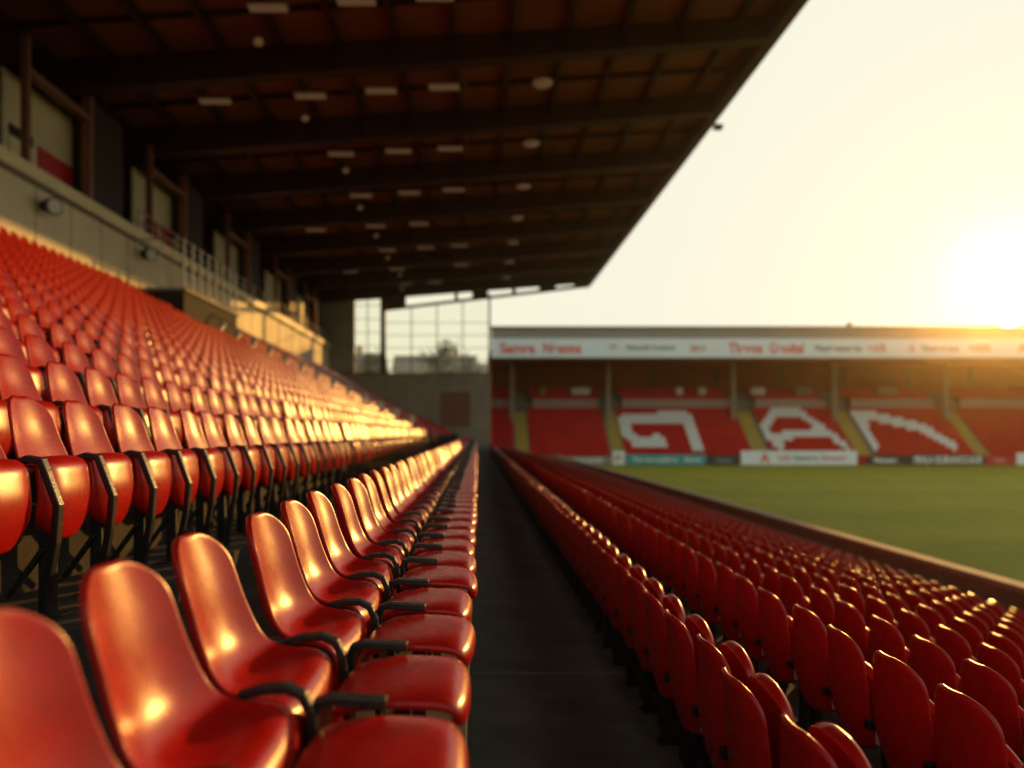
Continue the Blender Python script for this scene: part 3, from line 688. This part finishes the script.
def make_proto(kind):
    e = empty(NAMES[kind])
    for (pn, m_, V, F, sm) in KINDS[kind](True):
        mb = MB(); mb.add(V, F); me = mb.mesh(pn, m_, sm)
        if sm: me = subdiv(me, 1)
        o = bpy.data.objects.new(pn, me); COL.objects.link(o); o.parent = e
        if not sm:
            b_ = o.modifiers.new('edge', 'BEVEL'); b_.width = 0.005; b_.segments = 2
    return e
rnd = random.Random(3)
for (dd, ri, idx, kind, x, y, z, ph) in near:
    if kind not in proto: o = proto[kind] = make_proto(kind)
    else: o = copy_tree(proto[kind])
    o.location = (x + rnd.uniform(-.006, .006), y + rnd.uniform(-.008, .008), z); o.rotation_euler = (rnd.gauss(0, .006), rnd.gauss(0, .014), rnd.gauss(0, .028))
    tag(o, f'{WHAT[kind]}, {ordn(idx)} nearest in the {ph}', 'seat', f'red seats in the {ph}')
# the remaining seats, thousands of them, as one mass
acc = {'seat': ([], [], 0), 'iron': ([], [], 0), 'bracket': ([], [], 0)}
LOW = {k: fn(False) for k, fn in KINDS.items()}
VV = []; FF = []; MI = []; base = 0; midx = {'seat': 0, 'iron': 1, 'bracket': 2}
lowmesh = {}
for k, pl in LOW.items():
    V = []; F = []; I = []; b0 = 0
    for (pn, m_, v, f, sm) in pl:
        V.append(np.asarray(v, float)); F += [[i+b0 for i in q] for q in f]; I += [midx[m_]]*len(f); b0 += len(v)
    tri = np.array([q if len(q) == 4 else list(q)+[q[-1]] for q in F]) if all(len(q) == 4 for q in F) else None
    lowmesh[k] = (np.concatenate(V), tri, np.array(I))
for (dd, ri, idx, kind, x, y, z, ph) in rest:
    V, F, I = lowmesh[kind]; a = rnd.gauss(0, .02); ca, sa = math.cos(a), math.sin(a)
    W = np.empty_like(V); W[:,0] = V[:,0]*ca-V[:,1]*sa+x; W[:,1] = V[:,0]*sa+V[:,1]*ca+y; W[:,2] = V[:,2]+z
    VV.append(W); FF.append(F+base); MI.append(I); base += len(V)
VV = np.concatenate(VV); FF = np.concatenate(FF); MI = np.concatenate(MI)
me = bpy.data.meshes.new('distant_seats'); me.vertices.add(len(VV)); me.vertices.foreach_set('co', VV.ravel().astype(np.float32))
me.loops.add(FF.size); me.loops.foreach_set('vertex_index', FF.ravel().astype(np.int32))
me.polygons.add(len(FF)); me.polygons.foreach_set('loop_start', np.arange(0, FF.size, 4, dtype=np.int32)); me.polygons.foreach_set('loop_total', np.full(len(FF), 4, np.int32))
for k in ('seat', 'iron', 'bracket'): me.materials.append(M[k])
me.polygons.foreach_set('material_index', MI.astype(np.int32)); me.polygons.foreach_set('use_smooth', (MI == 0)); me.update(calc_edges=True)
o = bpy.data.objects.new('distant_seats', me); COL.objects.link(o)
tag(o, 'thousands of red seats receding along both banks of the near stand', 'seats', kind='stuff')
print('seats', len(near), len(rest), 'faces', len(FF))

# ------------------------------------------------------------------ the low sun and the hazy air
b = MB(); D = 700.0; c = Vector((532/700*D, D, 116/700*D+CZ)); r_ = 9.5
ph = [(math.sin(R(180*i/12)), math.cos(R(180*i/12))) for i in range(13)]
b.tube([(c.x, c.y, c.z+r_*q) for _, q in ph[::-1]], [max(0.01, r_*p) for p, _ in ph[::-1]], 24)
tag(b.build('sun_in_sky', 'sun', smooth=True), kind='structure')
HAZE = 0.00036
if HAZE:
    hm = bpy.data.materials.new('haze_air'); hm.use_nodes = True; t = hm.node_tree; t.nodes.remove(t.nodes['Principled BSDF'])
    pv = t.nodes.new('ShaderNodeVolumePrincipled'); pv.inputs['Color'].default_value = (1.0, 0.86, 0.66, 1); pv.inputs['Density'].default_value = HAZE; pv.inputs['Anisotropy'].default_value = 0.94
    t.links.new(pv.outputs[0], t.nodes['Material Output'].inputs['Volume'])
    hb = MB().box(-905, 905, -305, 560, -1.4, 26); M['haze'] = hm
    # the sheet of ground reaches the horizon, the air box closes a metre below it
    tag(hb.build('haze', 'haze'), 'thin golden evening haze over the pitch', 'haze', kind='stuff')
